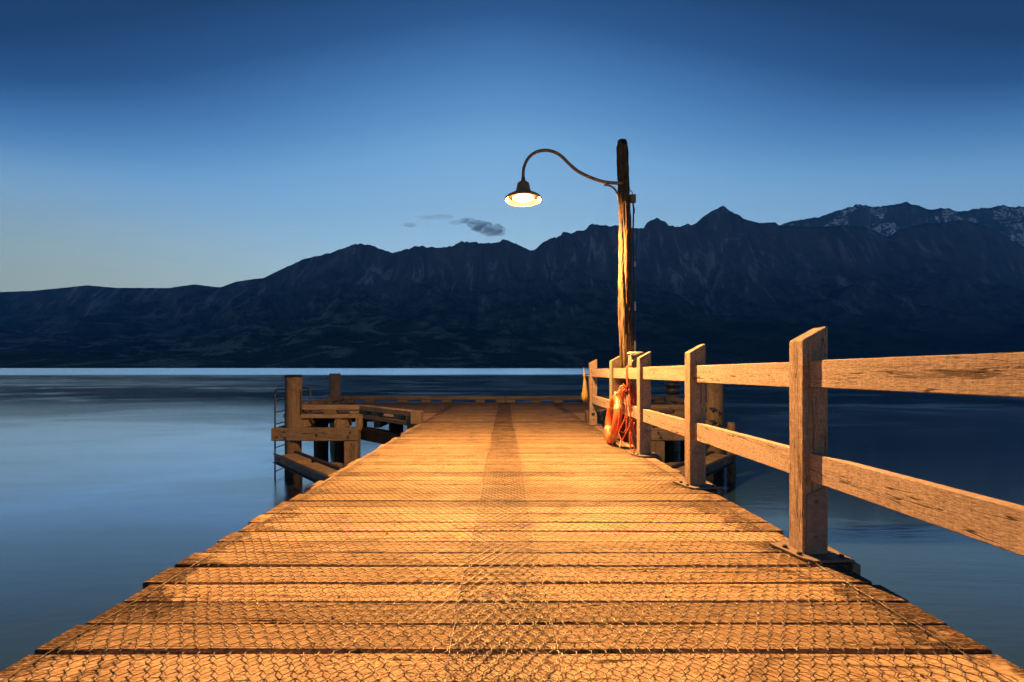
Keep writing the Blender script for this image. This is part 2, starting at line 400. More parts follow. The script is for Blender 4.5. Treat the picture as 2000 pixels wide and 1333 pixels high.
def hillmat(name, snow):
    m, t, b = newmat(name)
    g = t.node('ShaderNodeNewGeometry'); p = g.outputs['Position']
    sx = t.node('ShaderNodeSeparateXYZ'); t.l.new(p, sx.inputs[0])
    ns = t.node('ShaderNodeSeparateXYZ'); t.l.new(g.outputs['Normal'], ns.inputs[0])
    n1 = t.noise(p, .0022, 8, .62, .4); n2 = t.noise(t.mapping(p, (.0028, .0013, .009), rot=(0, R(14), 0)), 1.0, 7, .58, .8); n3 = t.noise(p, .05, 3, .6)
    forest = (.012, .022, .015, 1); grass = (.36, .36, .26, 1); scrub = (.045, .06, .04, 1); rock = (.11, .11, .115, 1); scree = (.34, .33, .33, 1)
    c = t.mix(t.mapr(n1, .42, .58, 0, 1), forest, scrub)
    patch = t.math('MULTIPLY', t.mapr(n2, .50, .60, 0, .8), t.mapr(sx.outputs[2], 60, 900, 1, .2))
    left = t.mapr(sx.outputs[0], -900, 1600, 1, .08)
    c = t.mix(t.math('MULTIPLY', t.math('MULTIPLY', patch, left), .85), c, grass)
    hi = t.math('ADD', t.mapr(sx.outputs[2], 700, 1500, 0, 1), t.math('MULTIPLY', t.math('SUBTRACT', n2, .5), 2.0))
    c = t.mix(t.mapr(hi, .3, .9, 0, .8), c, rock)
    sl = t.mapr(ns.outputs[2], .55, .8, .8, 0)
    c = t.mix(t.math('MULTIPLY', sl, t.mapr(n3, .4, .6, .2, 1)), c, rock)
    tree = t.math('MULTIPLY', t.mapr(n3, .52, .58, 0, 1), t.mapr(sx.outputs[2], 10, 400, .9, .2))
    c = t.mix(tree, c, (.010, .018, .012, 1))
    stk = t.noise(t.mapping(p, (.0050, .0010, .0016)), 1.0, 6, .6, 1.6)
    msk = t.noise(p, .0009, 3, .5)
    scm = t.math('MULTIPLY', t.mapr(stk, .54, .66, 0, 1), t.math('MULTIPLY', t.mapr(sx.outputs[2], 350, 1100, 0, 1), t.mapr(msk, .40, .60, .1, 1)))
    c = t.mix(t.math('MULTIPLY', scm, .8), c, scree)
    c = t.mix(t.mapr(stk, .32, .48, .5, 0), c, (.012, .016, .016, 1))
    if snow:
        s1 = t.noise(t.mapping(p, (.0035, .0035, .006)), 1.0, 8, .62, 1.2)
        gl = t.math('ABSOLUTE', t.math('SUBTRACT', s1, .5))
        smk = t.mapr(t.math('ADD', t.noise(p, .0013, 3, .5), t.mapr(sx.outputs[0], 6500, 11500, -.02, .07)), .50, .53, 0, 1)
        sn = t.math('MULTIPLY', t.math('MULTIPLY', t.mapr(gl, .010, .026, 1, 0), smk), t.mapr(t.math('ADD', sx.outputs[2], t.math('MULTIPLY', n1, 700)), 2250, 2650, 0, 1))
        c = t.mix(sn, c, (.93, .94, .96, 1))
    t.l.new(c, b.inputs['Base Color']); b.inputs['Roughness'].default_value = .95
    b.inputs['Specular IOR Level'].default_value = .1
    bp = t.node('ShaderNodeBump', inp={'Strength': .8, 'Distance': 45.0}); t.l.new(t.math('ADD', n2, t.math('MULTIPLY', n3, .4)), bp.inputs['Height'])
    t.l.new(bp.outputs[0], b.inputs['Normal'])
    return m
terrain('hills', SKY1, -1400, 3300, 2000, 320, 2600, 7200, 11, hillmat('hill_cover', False), .008, .5)
terrain('snowy_mountain', SKY2, 1300, 2850, 520, 170, 7600, 9800, 41, hillmat('mountain_cover', True), .009, .2)

# ------------------------------------------------------------------ lake
WZ = -1.60
def watermat():
    m, t, b = newmat('lake_water')
    p = t.node('ShaderNodeNewGeometry').outputs['Position']
    sx = t.node('ShaderNodeSeparateXYZ'); t.l.new(p, sx.inputs[0])
    fe = t.noise(t.mapping(p, (.0035, .02, 1)), 1.0, 4, .6)
    far = t.mapr(t.math('ADD', sx.outputs[1], t.math('MULTIPLY', t.math('SUBTRACT', fe, .5), 120)), 150, 205, 0, 1, True)
    b.inputs['Base Color'].default_value = (.016, .042, .082, 1)
    b.inputs['IOR'].default_value = 1.75
    n1 = t.noise(t.mapping(p, (.12, .5, 1), rot=(0, 0, R(12))), 1.0, 5, .6, .8)
    n2 = t.noise(t.mapping(p, (.9, 3.2, 1), rot=(0, 0, R(8))), 1.0, 3, .55, .4)
    rip = t.mapr(sx.outputs[1], 4, 40, .15, 1)
    rb = t.math('ADD', t.math('MULTIPLY', n1, .5), .0)
    rough = t.mapr(t.math('MULTIPLY', rb, rip), 0, .4, .08, .16)
    pt = t.noise(t.mapping(p, (.012, .045, 1), rot=(0, 0, R(-14))), 1.0, 4, .6, .6)
    patch = t.math('MULTIPLY', t.mapr(pt, .46, .62, 0, 1, True), t.mapr(sx.outputs[1], 10, 30, 0, 1))
    rough = t.math('ADD', rough, t.math('MULTIPLY', patch, .10))
    t.l.new(rough, b.inputs['Roughness'])
    hg = t.math('ADD', t.math('MULTIPLY', n1, 1.0), t.math('MULTIPLY', n2, .25))
    bp = t.node('ShaderNodeBump', inp={'Strength': .09, 'Distance': .10}); t.l.new(hg, bp.inputs['Height'])
    t.l.new(bp.outputs[0], b.inputs['Normal'])
    gl = t.node('ShaderNodeBsdfGlossy', inp={'Color': (.96, .97, .97, 1), 'Roughness': .20})
    # beyond the lee of the shore the wind lifts steep ripples whose near faces mirror the sky over the range
    cn = t.node('ShaderNodeCombineXYZ', inp={0: 0.0, 1: t.mapr(far, 0, 1, -.062, -.165), 2: .99}); t.l.new(cn.outputs[0], gl.inputs['Normal'])
    mx = t.node('ShaderNodeMixShader'); out = t.n['Material Output']
    ws = t.noise(t.mapping(p, (.10, .20, 1), rot=(0, 0, R(-22))), 1.0, 6, .62, .5)
    near = t.math('MULTIPLY', t.mapr(sx.outputs[1], 3.5, 9.5, 0, 1, True), t.mapr(sx.outputs[1], 17, 42, 1, 0, True))
    lf = t.mapr(sx.outputs[0], 4, -9, .05, 1, True)
    near = t.math('MULTIPLY', t.math('MULTIPLY', near, lf), t.mapr(ws, .34, .62, .62, 1, True))
    mid = t.math('MULTIPLY', t.mapr(ws, .48, .68, 0, .42, True), t.mapr(sx.outputs[1], 14, 30, 0, 1))
    t.l.new(t.math('MAXIMUM', t.math('MULTIPLY', near, .97), t.math('MAXIMUM', mid, t.math('MULTIPLY', far, .97))), mx.inputs[0]); t.l.new(b.outputs[0], mx.inputs[1]); t.l.new(gl.outputs[0], mx.inputs[2])
    t.l.new(mx.outputs[0], out.inputs['Surface'])
    return m
wm = MB()
wm.add([(-16000, -800, WZ), (16000, -800, WZ), (16000, 3200, WZ), (-16000, 3200, WZ)], [(0, 1, 2, 3)])
tag(wm.build('lake_water', watermat(), None), kind='structure')

# ------------------------------------------------------------------ jetty deck
random.seed(7); XF[0] = xf_jetty
jetty = empty('jetty', (0, 3.0, 0), 'long plank jetty deck running straight out from the viewer under the lamp', 'jetty')
gaps = [1.719, 1.908, 2.095, 2.278, 2.477, 2.656, 2.831, 3.019, 3.195, 3.386, 3.566, 3.728, 3.947, 4.147, 4.276]
wide = {1.719: .017, 1.908: .006, 2.095: .009, 2.278: .009, 2.477: .014, 3.947: .013}
gl_ = []
y = 1.719-.187*1
while y > -.9: gl_.insert(0, y); y -= .187+random.uniform(-.012, .012)
gl_ += gaps; y = 4.276+.18
while y < 9.46: gl_.append(y); y += .187+random.uniform(-.014, .014)
gl_[-1] = 9.51
dk = MB(); TH = .065
post_y = [1.08, 2.655, 4.23, 5.78, 7.30, 9.10]
for a, b_ in zip(gl_[:-1], gl_[1:]):
    g0 = wide.get(a, random.choice([.007, .009, .012, .016]))/2; g1 = wide.get(b_, .006)/2
    xl = -1.775+random.gauss(0, .018); xr = 1.85+random.gauss(0, .02)
    for py in post_y:
        if a-.03 < py < b_+.08: xr = 1.90
    dz = random.uniform(-.004, .003)
    beam(dk, (xl, (a+g0+b_-g1)/2, -TH/2+dz), (xr, (a+g0+b_-g1)/2, -TH/2+dz), (b_-g1)-(a+g0), TH, .006, 40, .0022, warp=.004)
dko = dk.build('decking', M['deck'], jetty)
nb = MB(); lathe(nb, [(.0062, -.002), (.0062, .0012), (.003, .0022)], (0, 3, 0), 8); XF[0] = xf_flat
nail0 = None
for a, b_ in zip(gl_[:-1], gl_[1:]):
    if not (1.0 < a < 4.4): continue
    for x in (-1.45, -.75, 0, .75, 1.45):
        nx_ = x+random.uniform(-.03, .03); ny_ = a+(b_-a)*random.choice((.25, .72))
        if nail0 is None: nail0 = nb.build('nail', M['steel'], dko); nl = nail0
        else: nl = nail0.copy(); col.objects.link(nl); nl.parent = dko
        nl.location = Vector((nx_, ny_-3.0, float(zdeck(ny_))+.0015))
XF[0] = xf_jetty
for x in (-1.45, -.75, 0, .75, 1.45):
    sb = MB(); beam(sb, (x, -.9, -.20), (x, 9.45, -.20), .12, .24, .01, 6, .003); sb.build('bearer', M['ty'], jetty)
for yy in (-.5, 3.4, 7.4):
    cb = MB(); beam(cb, (-1.6, yy, -.45), (1.65, yy, -.45), .25, .26, .012, 4, .004); cb.build('cross_beam', M['tx'], jetty)
    for x in (-1.2, 1.25):
        pl = MB(); tube(pl, [(x, yy, -4), (x, yy, -1), (x, yy, -.56)], .15, 14); pl.build('pile', M['wet'], jetty, True)

# ------------------------------------------------------------------ wharf head
XF[0] = xf_head
wharf = empty('wharf_head', (0, 9.53, -.07), 'wide timber wharf head across the end of the jetty with low kerb timbers all round', 'wharf')
random.seed(21)
wd = MB(); y = 8.905; first = True
while y < 14.05:
    ny = min(y+.187+random.uniform(-.012, .012), 14.1)
    hx = 5.08 if y > 10.45 else 1.68+(y-8.9)*1.0
    dz = random.uniform(-.003, .003)
    beam(wd, (-hx, (y+ny)/2, -TH/2+dz), (hx, (y+ny)/2, -TH/2+dz), ny-y-.006, TH, .005, 30, .0018, warp=.003)
    y = ny
wd.build('decking', M['deck'], wharf)
for k in range(11):
    jb = MB(); x = -4.75+k*.95
    y0 = 10.42 if abs(x) > 3.3 else 8.95+max(0, abs(x)-1.6)
    beam(jb, (x, y0, -.17), (x, 14.0, -.17), .15, .20, .01)
    jb.build('joist', M['ty'], wharf)
# kerbs
KT, KH = .212, .115
def kerb(p0, p1, m, nblk=3, ends=True, wdt=.16):
    k = MB(); beam(k, (p0[0], p0[1], KT-KH/2), (p1[0], p1[1], KT-KH/2), wdt, KH, .012, 10, .003, warp=.004)
    ko = k.build('kerb_timber', m, wharf)
    d = (Vector(p1)-Vector(p0)); L = d.length; d.normalize()
    for i in range(nblk):
        t = (.14+(L-.28)*i/(nblk-1)) + (random.uniform(-.15, .15) if 0 < i < nblk-1 else 0)
        c = Vector(p0)+d*t; b_ = MB()
        beam(b_, (c.x-d.x*.14, c.y-d.y*.14, .049), (c.x+d.x*.14, c.y+d.y*.14, .049), wdt*.85, .094, .006)
        b_.build('spacer_block', m, ko)
random.seed(5)
for s in (-1, 1):
    kerb((s*1.72, 9.02), (s*3.28, 10.56), M['ty'], 4)
    kerb((s*3.30, 10.60), (s*4.98, 10.60), M['tx'], 3)
    kerb((s*5.02, 10.72), (s*5.02, 13.92), M['ty'], 5)
kerb((-4.9, 14.0), (0.02, 14.0), M['tx'], 7)
kerb((0.05, 14.0), (4.9, 14.0), M['tx'], 7)
# kerb end posts where the jetty meets the head
for s in (-1, 1):
    b_ = MB(); beam(b_, (s*1.70, 8.86, .0), (s*1.70, 8.86, .235), .22, .24, .012, 3, .003, up=(0, 1, 0)); b_.build('kerb_end_block', M['tz'], wharf)
    # edge fascia, joist ends, main beam, piles, braces
    f = MB(); beam(f, (s*3.25, 10.425, -.035), (s*5.05, 10.425, -.035), .05, .085, .008, 6, .002); f.build('edge_board', M['tx'], wharf)
    f = MB(); beam(f, (s*1.72, 8.93, -.04), (s*3.26, 10.47, -.04), .05, .09, .006, 6, .002); f.build('edge_board', M['tx'], wharf)
    for x in (4.62, 3.72, 3.30):
        j = MB(); beam(j, (s*x, 10.28, -.20), (s*x, 10.75, -.20), .24 if x > 3.5 else .12, .17 if x > 3.5 else .30, .01); j.build('joist_end', M['tz'], wharf)
    mbm = MB(); beam(mbm, (s*3.28, 10.30, -.425), (s*5.22, 10.30, -.425), .22, .285, .018, 12, .004, warp=.004)
    bo = mbm.build('main_beam', M['tx'], wharf)
    for x, z in ((4.93, -.36), (4.9, -.5), (4.2, -.43), (3.45, -.38), (3.5, -.49), (5.1, -.48)):
        bl = MB(); lathe(bl, [(.03, 0), (.03, .008), (.014, .01), (.014, .02)], (s*x, 10.188, z), 8, ax=(0, -1, 0)); bl.build('bolt', M['steel'], bo)
    dg = MB(); beam(dg, (s*1.55, 8.95, -.43), (s*3.2, 10.45, -.43), .2, .28, .015, 6, .004); dg.build('diagonal_beam', M['wet'], wharf)
    q = MB(); beam(q, (s*3.44, 10.30, -1.12), (s*3.44, 10.30, -.57), .30, .26, .012, 6, .003, up=(0, 1, 0)); q.build('square_post', M['tz'], wharf)
    q = MB(); beam(q, (s*3.44, 10.34, -4), (s*3.44, 10.34, -1.12), .28, .24, .012, up=(0, 1, 0)); q.build('pile', M['wet'], wharf)
    lb = MB(); beam(lb, (s*1.0, 10.3, -1.14), (s*4.5, 10.3, -1.14), .16, .13, .01, 8, .003); lb.build('lower_beam', M['tx'], wharf)
    # lower brace: timber between two steel channels, level, running diagonally in under the jetty
    A = Vector((s*4.78, 10.02, -.90)); B = Vector((s*2.2, 7.30, -.90)); d = (B-A).normalized(); n_ = Vector((-d.y, d.x, 0))*(-s)
    tb = MB(); beam(tb, A+d*.05-n_*.0, A+d*.95, .34, .16, .012, 5, .004); tb.build('brace_timber', M['tx'], wharf)
    tb = MB(); beam(tb, A+d*1.25, B, .34, .12, .012, 8, .004); tb.build('brace_timber', M['tx'], wharf)
    for k, e in ((-1, 0), (1, .0)):
        c = n_*k*.20
        ch_ = MB(); a0 = A+c+d*e-d*.12; b0 = B+c
        beam(ch_, a0, b0, .012, .20, .001)
        for zz in (-.094, .094): beam(ch_, a0-n_*k*-.03+Vector((0, 0, zz)), b0+n_*k*.03+Vector((0, 0, zz)), .06, .012, .001)
        co = ch_.build('steel_channel', M['steel'], wharf)
        if k*s == (1 if s > 0 else 1) or True:
            side = -1 if (A+c).y < (A-c).y else 1
            nn = -n_*k if False else (c.normalized())
            if nn.y < 0:
                mk = MB()
                for q_ in range(4):
                    pc = a0+d*(.42+.075*q_)+nn*.0095
                    up = Vector((0, 0, 1))
                    beam(mk, pc-up*.035-d*.012, pc+up*.035, .010, .004, .001, up=nn)
                    beam(mk, pc-up*.035+d*.016, pc+up*.035, .010, .004, .001, up=nn)
                    beam(mk, pc-up*.005-d*.012, pc-up*.005+d*.012, .010, .0045, .001, up=nn)
                mk.build('painted_mark', M['mark'], co)
                bolts([(a0+d*(.25+.42*q_)+nn*.006, nn, .02, .02) for q_ in range(9)], M['galv'], co)
def crackdisp(seed, amp, n=9):
    def f(t, a, r, p):
        q = mnoise.noise((math.cos(a)*1.6, math.sin(a)*1.6, p.z*.55+seed))
        c = mnoise.noise((math.cos(a)*5, math.sin(a)*5, p.z*.8+seed*3))
        return r*(1+amp*q*.8-amp*max(0, c)*1.6)
    return f
def pile(x, y, z0, z1, r, mat, lean=(0, 0), seed=1., n=26, cap=True, r1=None):
    m = MB(); k = 14
    pts = [(x+lean[0]*(i/k), y+lean[1]*(i/k), z0+(z1-z0)*i/k) for i in range(k+1)]
    rr = [r+((r1 or r)-r)*i/k for i in range(k+1)]
    tube(m, pts, rr, n, True, disp=crackdisp(seed, .09))
    return m.build('pile', mat, wharf, True)
for s in (-1, 1):
    pile(s*4.82, 10.40, -.98, .885, .175, M['tz'], (s*.0, 0), 2.+s, r1=.185)
    pile(s*4.82, 10.40, -4., -.98, .185, M['wet'], seed=3.+s)
    cp = MB(); lathe(cp, [(.196, .865), (.196, .895), (.17, .915), (.02, .92)], (s*4.82, 10.40, 0), 20); cp.build('pile_cap', M['wet'], wharf)
    pile(s*5.12, 13.82, -4., .90, .165, M['tz'], (-s*-.02, 0), 5.+s)
    for x, yy in ((4.95, 12.3), (4.35, 12.2), (3.0, 12.6), (1.0, 12.6), (2.3, 13.8)):
        pile(s*x, yy, -4., -.28, .19, M['wet'], seed=x+yy+s)
    mm = MB(); beam(mm, (s*.05, 13.9, -.42), (s*5.2, 13.9, -.42), .22, .28, .015); mm.build('main_beam', M['tx'], wharf)
    mm = MB(); beam(mm, (s*5.1, 10.45, -.40), (s*5.1, 13.75, -.40), .18, .26, .015); mm.build('side_beam', M['ty'], wharf)
# right pile: bolted iron strap; short fender stub beside it
fd = MB(); tube(fd, [(4.99, 10.0, -4), (4.99, 10.0, -1.0), (4.99, 10.0, -.30), (4.99, 10.0, -.12)], [.09, .09, .088, .075], 14, disp=crackdisp(8., .08))
fd.build('fender_stub', M['tz'], wharf, True)
for z in (.16, -.12):
    bs = MB(); beam(bs, (4.60, 10.19, z), (4.72, 10.19, z), .03, .05, .006)
    bs.build('iron_dog', M['steel'], wharf)
    bs = MB(); lathe(bs, [(.035, 0), (.035, .03), (.02, .04)], (4.80, 10.20, z-.07), 8, ax=(0, -1, 0)); bs.build('bolt', M['steel'], wharf)

# rubber rings on the back right pile
for k, (z, r, tr) in enumerate(((.585, .24, .085), (.40, .27, .105))):
    rb = MB(); prof = []
    n, m_ = 28, 12; vs = []; fs = []
    for i in range(n):
        a = 2*math.pi*i/n
        for j in range(m_):
            b_ = 2*math.pi*j/m_
            rr = r-.05+.055*math.cos(b_); vs.append((5.12+rr*math.cos(a), 13.82+rr*math.sin(a), z+tr*math.sin(b_)+.02*math.sin(a+k)))
    for i in range(n):
        for j in range(m_): fs.append((i*m_+j, ((i+1) % n)*m_+j, ((i+1) % n)*m_+(j+1) % m_, i*m_+(j+1) % m_))
    rb.add(vs, fs); o = rb.build('rubber_ring', M['black'], None, True, loc=(5.48, 14.79, z-.1))
    tag(o, ['upper, smaller black rubber ring around the pile behind the fence', 'lower, wider black rubber ring around the pile behind the fence'][k], 'rubber fender', 'rubber rings stacked on the back pile')

# ladder on the left edge of the head
lad = empty('ladder', (-5.56, 10.9, WZ), 'dark steel boarding ladder with looped handrails beside the left pile', 'ladder')
for k, (x, yy) in enumerate(((-5.22, 10.36), (-5.22, 10.86))):
    s_ = MB(); P = [(x, yy, -2.4), (x, yy, .2), (x, yy, .50), (x+.03, yy, .57), (x+.10, yy, .59), (x+.48, yy, .59), (x+.56, yy, .57), (x+.59, yy, .50), (x+.59, yy, .02)]
    tube(s_, catmull(P, 5), .019, 8); s_.build('stile', M['steel'], lad, True)
for k in range(11):
    r_ = MB(); z = -2.1+.27*k; 
    if z > .45: break
    tube(r_, [(-5.22, 10.36, z), (-5.22, 10.86, z)], .012, 8); r_.build('rung', M['steel'], lad, True)

# ------------------------------------------------------------------ chicken wire
XF[0] = xf_jetty
def hexwire(name, x0, x1, y0, y1, z, seed, label, ang=0.0, a=.056, b_=.042, r=.00145, edges=True):
    rs = np.random.RandomState(seed)
    nx = int((x1-x0)/a)+1; ny = int((y1-y0)/b_)+1
    I, J = np.meshgrid(np.arange(nx), np.arange(ny)); tl = .018
    bx = x0+I*a+(J % 2)*a/2; by = y0+J*b_
    def warp(x, y):
        wx = x+.05*(fbm(x*1.1, y*.9, seed, 3)-.5)+.007*(vnoise(x*5, y*5, seed+4)-.5)+.0035*(vnoise(x*31, y*31, seed+6)-.5)
        wy = y+.10*(fbm(x*.9, y*.7, seed+1, 3)-.5)+.008*(vnoise(x*5, y*5, seed+5)-.5)+.0035*(vnoise(x*29, y*29, seed+7)-.5)
        wz = z+zdeck(y)+.0022+.007*np.clip(fbm(x*3.1, y*3.1, seed+2, 3)-.40, 0, 1)*2+.0015*vnoise(x*40, y*40, seed+3)
        return np.stack([wx, wy, wz], -1)
    P0 = warp(bx, by); P1 = warp(bx, by+tl)
    A = []; B = []; Rr = []
    A.append(P0.reshape(-1, 3)); B.append(P1.reshape(-1, 3)); Rr.append(np.full(P0.size//3, r*1.9))
    for par in (0, 1):
        rows = np.arange(par, ny-1, 2)
        for dx in (0, -1 if par == 0 else 1):
            ii = np.arange(nx); kk = ii+dx; ok = (kk >= 0) & (kk < nx)
            a_ = P1[rows][:, ii[ok]]; c_ = P0[rows+1][:, kk[ok]]
            A.append(a_.reshape(-1, 3)); B.append(c_.reshape(-1, 3)); Rr.append(np.full(a_.size//3, r))
    if edges:
        yy = np.arange(y0, y1, .08)
        for xx in (x0-.004, x1+.004):
            E = warp(np.full_like(yy, xx), yy); A.append(E[:-1]); B.append(E[1:]); Rr.append(np.full(len(yy)-1, r*1.5))
    A = np.concatenate(A); B = np.concatenate(B); Rr = np.concatenate(Rr)[:, None]
    d = B-A; d /= np.linalg.norm(d, axis=1)[:, None]+1e-9
    s_ = np.cross(d, np.array([0, 0, 1.])); s_ /= np.linalg.norm(s_, axis=1)[:, None]+1e-9
    u_ = np.cross(s_, d)
    vs = []
    for P in (A-d*Rr*.5, B+d*Rr*.5):
        for ang_ in (90, 210, 330):
            vs.append(P+Rr*(s_*math.cos(R(ang_))+u_*math.sin(R(ang_))))
    Vv = np.stack(vs, 1).reshape(-1, 3)
    k = np.arange(len(A))[:, None]*6
    F = np.concatenate([k+np.array([[0, 1, 4, 3]]), k+np.array([[1, 2, 5, 4]]), k+np.array([[2, 0, 3, 5]])])
    me = bpy.data.meshes.new(name)
    me.vertices.add(len(Vv)); me.vertices.foreach_set('co', (Vv-np.array([0, y0, z])).astype(np.float32).ravel())
    nf = len(F); me.loops.add(nf*4); me.loops.foreach_set('vertex_index', F.astype(np.int32).ravel())
    me.polygons.add(nf); me.polygons.foreach_set('loop_start', np.arange(nf, dtype=np.int32)*4)
    try: me.polygons.foreach_set('loop_total', np.full(nf, 4, dtype=np.int32))
    except Exception: pass
    me.update(calc_edges=True); me.validate()
    me.materials.append(M['wire']); o = bpy.data.objects.new(name, me); o.location = (0, y0, z); col.objects.link(o)
    return tag(o, label, 'wire mesh', 'chicken wire laid over the boards')
hexwire('chicken_wire', -1.70, .195, .4, 14.9, .001, 3, 'chicken wire sheet over the left half of the jetty boards')
hexwire('chicken_wire', -.205, 1.70, .4, 14.9, .004, 9, 'chicken wire sheet over the right half of the jetty boards, on the fence side')
hexwire('chicken_wire', -5.25, -1.5, 11.45, 14.85, .003, 15, 'chicken wire sheet on the left wing of the wharf head, beyond the kerb')
hexwire('chicken_wire', 1.5, 5.25, 11.45, 14.85, .002, 19, 'chicken wire sheet on the right wing of the wharf head, behind the fence')

# moss growing out of the wide gap in the foreground
random.seed(31); XF[0] = xf_jetty
m = MB()
for k in range(420):
    c = random.choice(((.27, .05), (.40, .04), (.62, .03), (-.55, .02), (.34, .07)))
    x = random.gauss(c[0], c[1]); yy = 1.719+random.uniform(-.007, .007); h = random.uniform(.004, .016); a = random.uniform(0, 6.28)
    dx, dy = .0025*math.cos(a), .0025*math.sin(a)
    m.add([(x-dx, yy-dy, -.02), (x+dx, yy+dy, -.02), (x+random.gauss(0, .005), yy+random.gauss(0, .005), -.02+.014+h)], [(0, 1, 2)])
mm_, t, b = newmat('moss_green'); b.inputs['Base Color'].default_value = (.045, .065, .012, 1); b.inputs['Roughness'].default_value = .9
tag(m.build('moss', mm_, None, loc=(.3, 1.719, 0)), 'thin green moss in the wide gap between the nearest boards', 'moss', kind='stuff')
# ------------------------------------------------------------------ fence
fence = empty('fence', (1.77, 5.0, 0), 'timber post and two-rail fence along the right edge of the jetty', 'fence')
random.seed(3)
XL, XR = 1.70, 1.845; TY = .13
for k, py in enumerate(post_y):
    m = MB(); y0, y1 = py-TY/2, py+TY/2; c = .006; zb = .022
    zl, zr = 1.238, 1.318
    nz = 1
    pr = [(XL+c, y0), (XR-c, y0), (XR, y0+c), (XR, y1-c), (XR-c, y1), (XL+c, y1), (XL, y1-c), (XL, y0+c)]
    vs = []
    for x, yy in pr: vs.append((x, yy, zb))
    for x, yy in pr: vs.append((x, yy, zl-.006+(zr-zl)*(x-XL)/(XR-XL)))
    cc = ((XL+XR)/2, py)
    for x, yy in pr:
        xx = cc[0]+(x-cc[0])*.93; y_ = cc[1]+(yy-cc[1])*.92
        vs.append((xx, y_, zl+(zr-zl)*(xx-XL)/(XR-XL)))
    n = 8
    fs = [tuple(range(n-1, -1, -1)), tuple(2*n+i for i in range(n))]
    for r0 in (0, n):
        fs += [(r0+i, r0+(i+1) % n, r0+n+(i+1) % n, r0+n+i) for i in range(n)]
    m.add(vs, fs, rnd=.3+.1*k); po = m.build('post', M['post'], fence)
    # slanted cheek plate with two coach bolts
    m = MB(); a, b_ = XL+.018, XR-.018
    vs = [(a, y0-.007, .012), (b_, y0-.007, .012), (b_, y0-.007, .405), (a, y0-.007, .355), (a, y0, .012), (b_, y0, .012), (b_, y0, .405), (a, y0, .355)]
    m.add(vs, [(0, 1, 2, 3), (1, 5, 6, 2), (5, 4, 7, 6), (4, 0, 3, 7), (3, 2, 6, 7), (0, 4, 5, 1)]); ch = m.build('cheek_plate', M['plate'] if k < 4 else M['post'], po)
    bolts([((a+b_)/2*1.0 and Vector(((a+b_)/2, y0-.007, z)), (0, -1, 0), .0125, .010) for z in (.315, .115)], M['galv'] if k < 4 else M['steel'], ch)
    if k == 5:
        m = MB(); lathe(m, [(.034, -.002), (.034, .003), (.02, .005)], ((a+b_)/2-.01, y0-.007, .225), 14, ax=(0, -1, 0)); m.build('round_badge', M['steel'], ch)
    m = MB(); prism(m, [(1.60, y1+.03), (1.66, y0-.06), (1.70, y0-.10), (1.93, y0-.085), (1.93, y1+.05), (1.70, y1+.06)], .009, .021); bp_ = m.build('base_plate', M['galv'], po)
    bolts([((x, yy, .021), (0, 0, 1), .014, .016) for x, yy in ((1.655, py+.03), (1.672, py-.075), (1.885, py-.11), (1.89, py+.07))], M['steel'], bp_)
    m = MB(); beam(m, (1.925, y0-.10, -.06), (1.925, y1+.08, -.06), .05, .125, .006); m.build('packer', M['post'], po)
for k in range(5):
    ya, yb = post_y[k]+TY/2-.012, post_y[k+1]-TY/2+.012
    for zb_, zt in ((.965, 1.118), (.438, .597)):
        m = MB(); dz = random.uniform(-.003, .003)
        beam(m, (1.761, ya, (zb_+zt)/2+dz), (1.761, yb, (zb_+zt)/2+dz), .05, zt-zb_, .004, 10, .0008, rnd=random.random())
        m.build('rail', M['rail'], fence)

# ------------------------------------------------------------------ street lamp
XF[0] = xf_flat
def P(px, py, Y): return Vector(((px-985)/889*Y, Y, 1.08+(718.5-py)/889*Y))
LX, LY, LZ = (1022-985)/889*6.95, 6.95, 3.66
lamp = empty('street_lamp', (1.93, 7.03, 0), 'lit gooseneck lamp on a gnarled weathered wooden pole', 'street lamp')
m = MB(); K = 170
pts = []; rr = []
for i in range(K+1):
    t = i/K; z = -2.5+(4.60+2.5)*t
    px_ = 1.905-.075*max(0, (z-1.0)/3.6)+.010*math.sin(z*2.3); r_ = .121-.032*max(0, min(1, (z-0)/4.4))
    if z > 4.50: r_ *= (.93 if z < 4.55 else .75)
    pts.append((px_, 7.05+.008*math.sin(z*1.7+1), z)); rr.append(r_)
def poledisp(t, a, r, p):
    tw = a+p.z*.35
    q = mnoise.noise((math.cos(tw)*1.3, math.sin(tw)*1.3, p.z*.9))
    c = mnoise.noise((math.cos(tw)*3.2, math.sin(tw)*3.2, p.z*.55+4))
    c2 = mnoise.noise((math.cos(tw)*8, math.sin(tw)*8, p.z*1.5+9))
    return r*(1+.12*q-.55*max(0, c-.05)-.22*max(0, c2)+.07*mnoise.noise((a*2, p.z*9, 2))+.06*mnoise.noise((math.cos(tw)*14, math.sin(tw)*14, p.z*6)))
tube(m, pts, rr, 48, True, disp=poledisp)
m.build('pole', M['pole'], lamp, False)
m = MB(); lathe(m, [(.066, 4.47), (.074, 4.52), (.070, 4.57), (.05, 4.605), (.01, 4.61)], (1.835, 7.055, 0), 18); m.build('pole_top', M['wet'], lamp)
arm_px = [(1216, 358.5), (1206, 358.2), (1182, 356), (1157, 348.5), (1130, 335.5), (1112, 321), (1097.7, 306.5), (1083, 297.5), (1065, 294), (1047, 297.6), (1033, 308), (1024.7, 323), (1022, 337), (1022, 352)]
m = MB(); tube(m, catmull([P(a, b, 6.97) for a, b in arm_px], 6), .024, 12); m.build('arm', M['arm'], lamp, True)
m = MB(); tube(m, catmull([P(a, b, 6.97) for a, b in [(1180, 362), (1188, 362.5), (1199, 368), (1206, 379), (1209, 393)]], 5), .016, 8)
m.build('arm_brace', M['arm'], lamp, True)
m = MB()
zr = LZ-.012
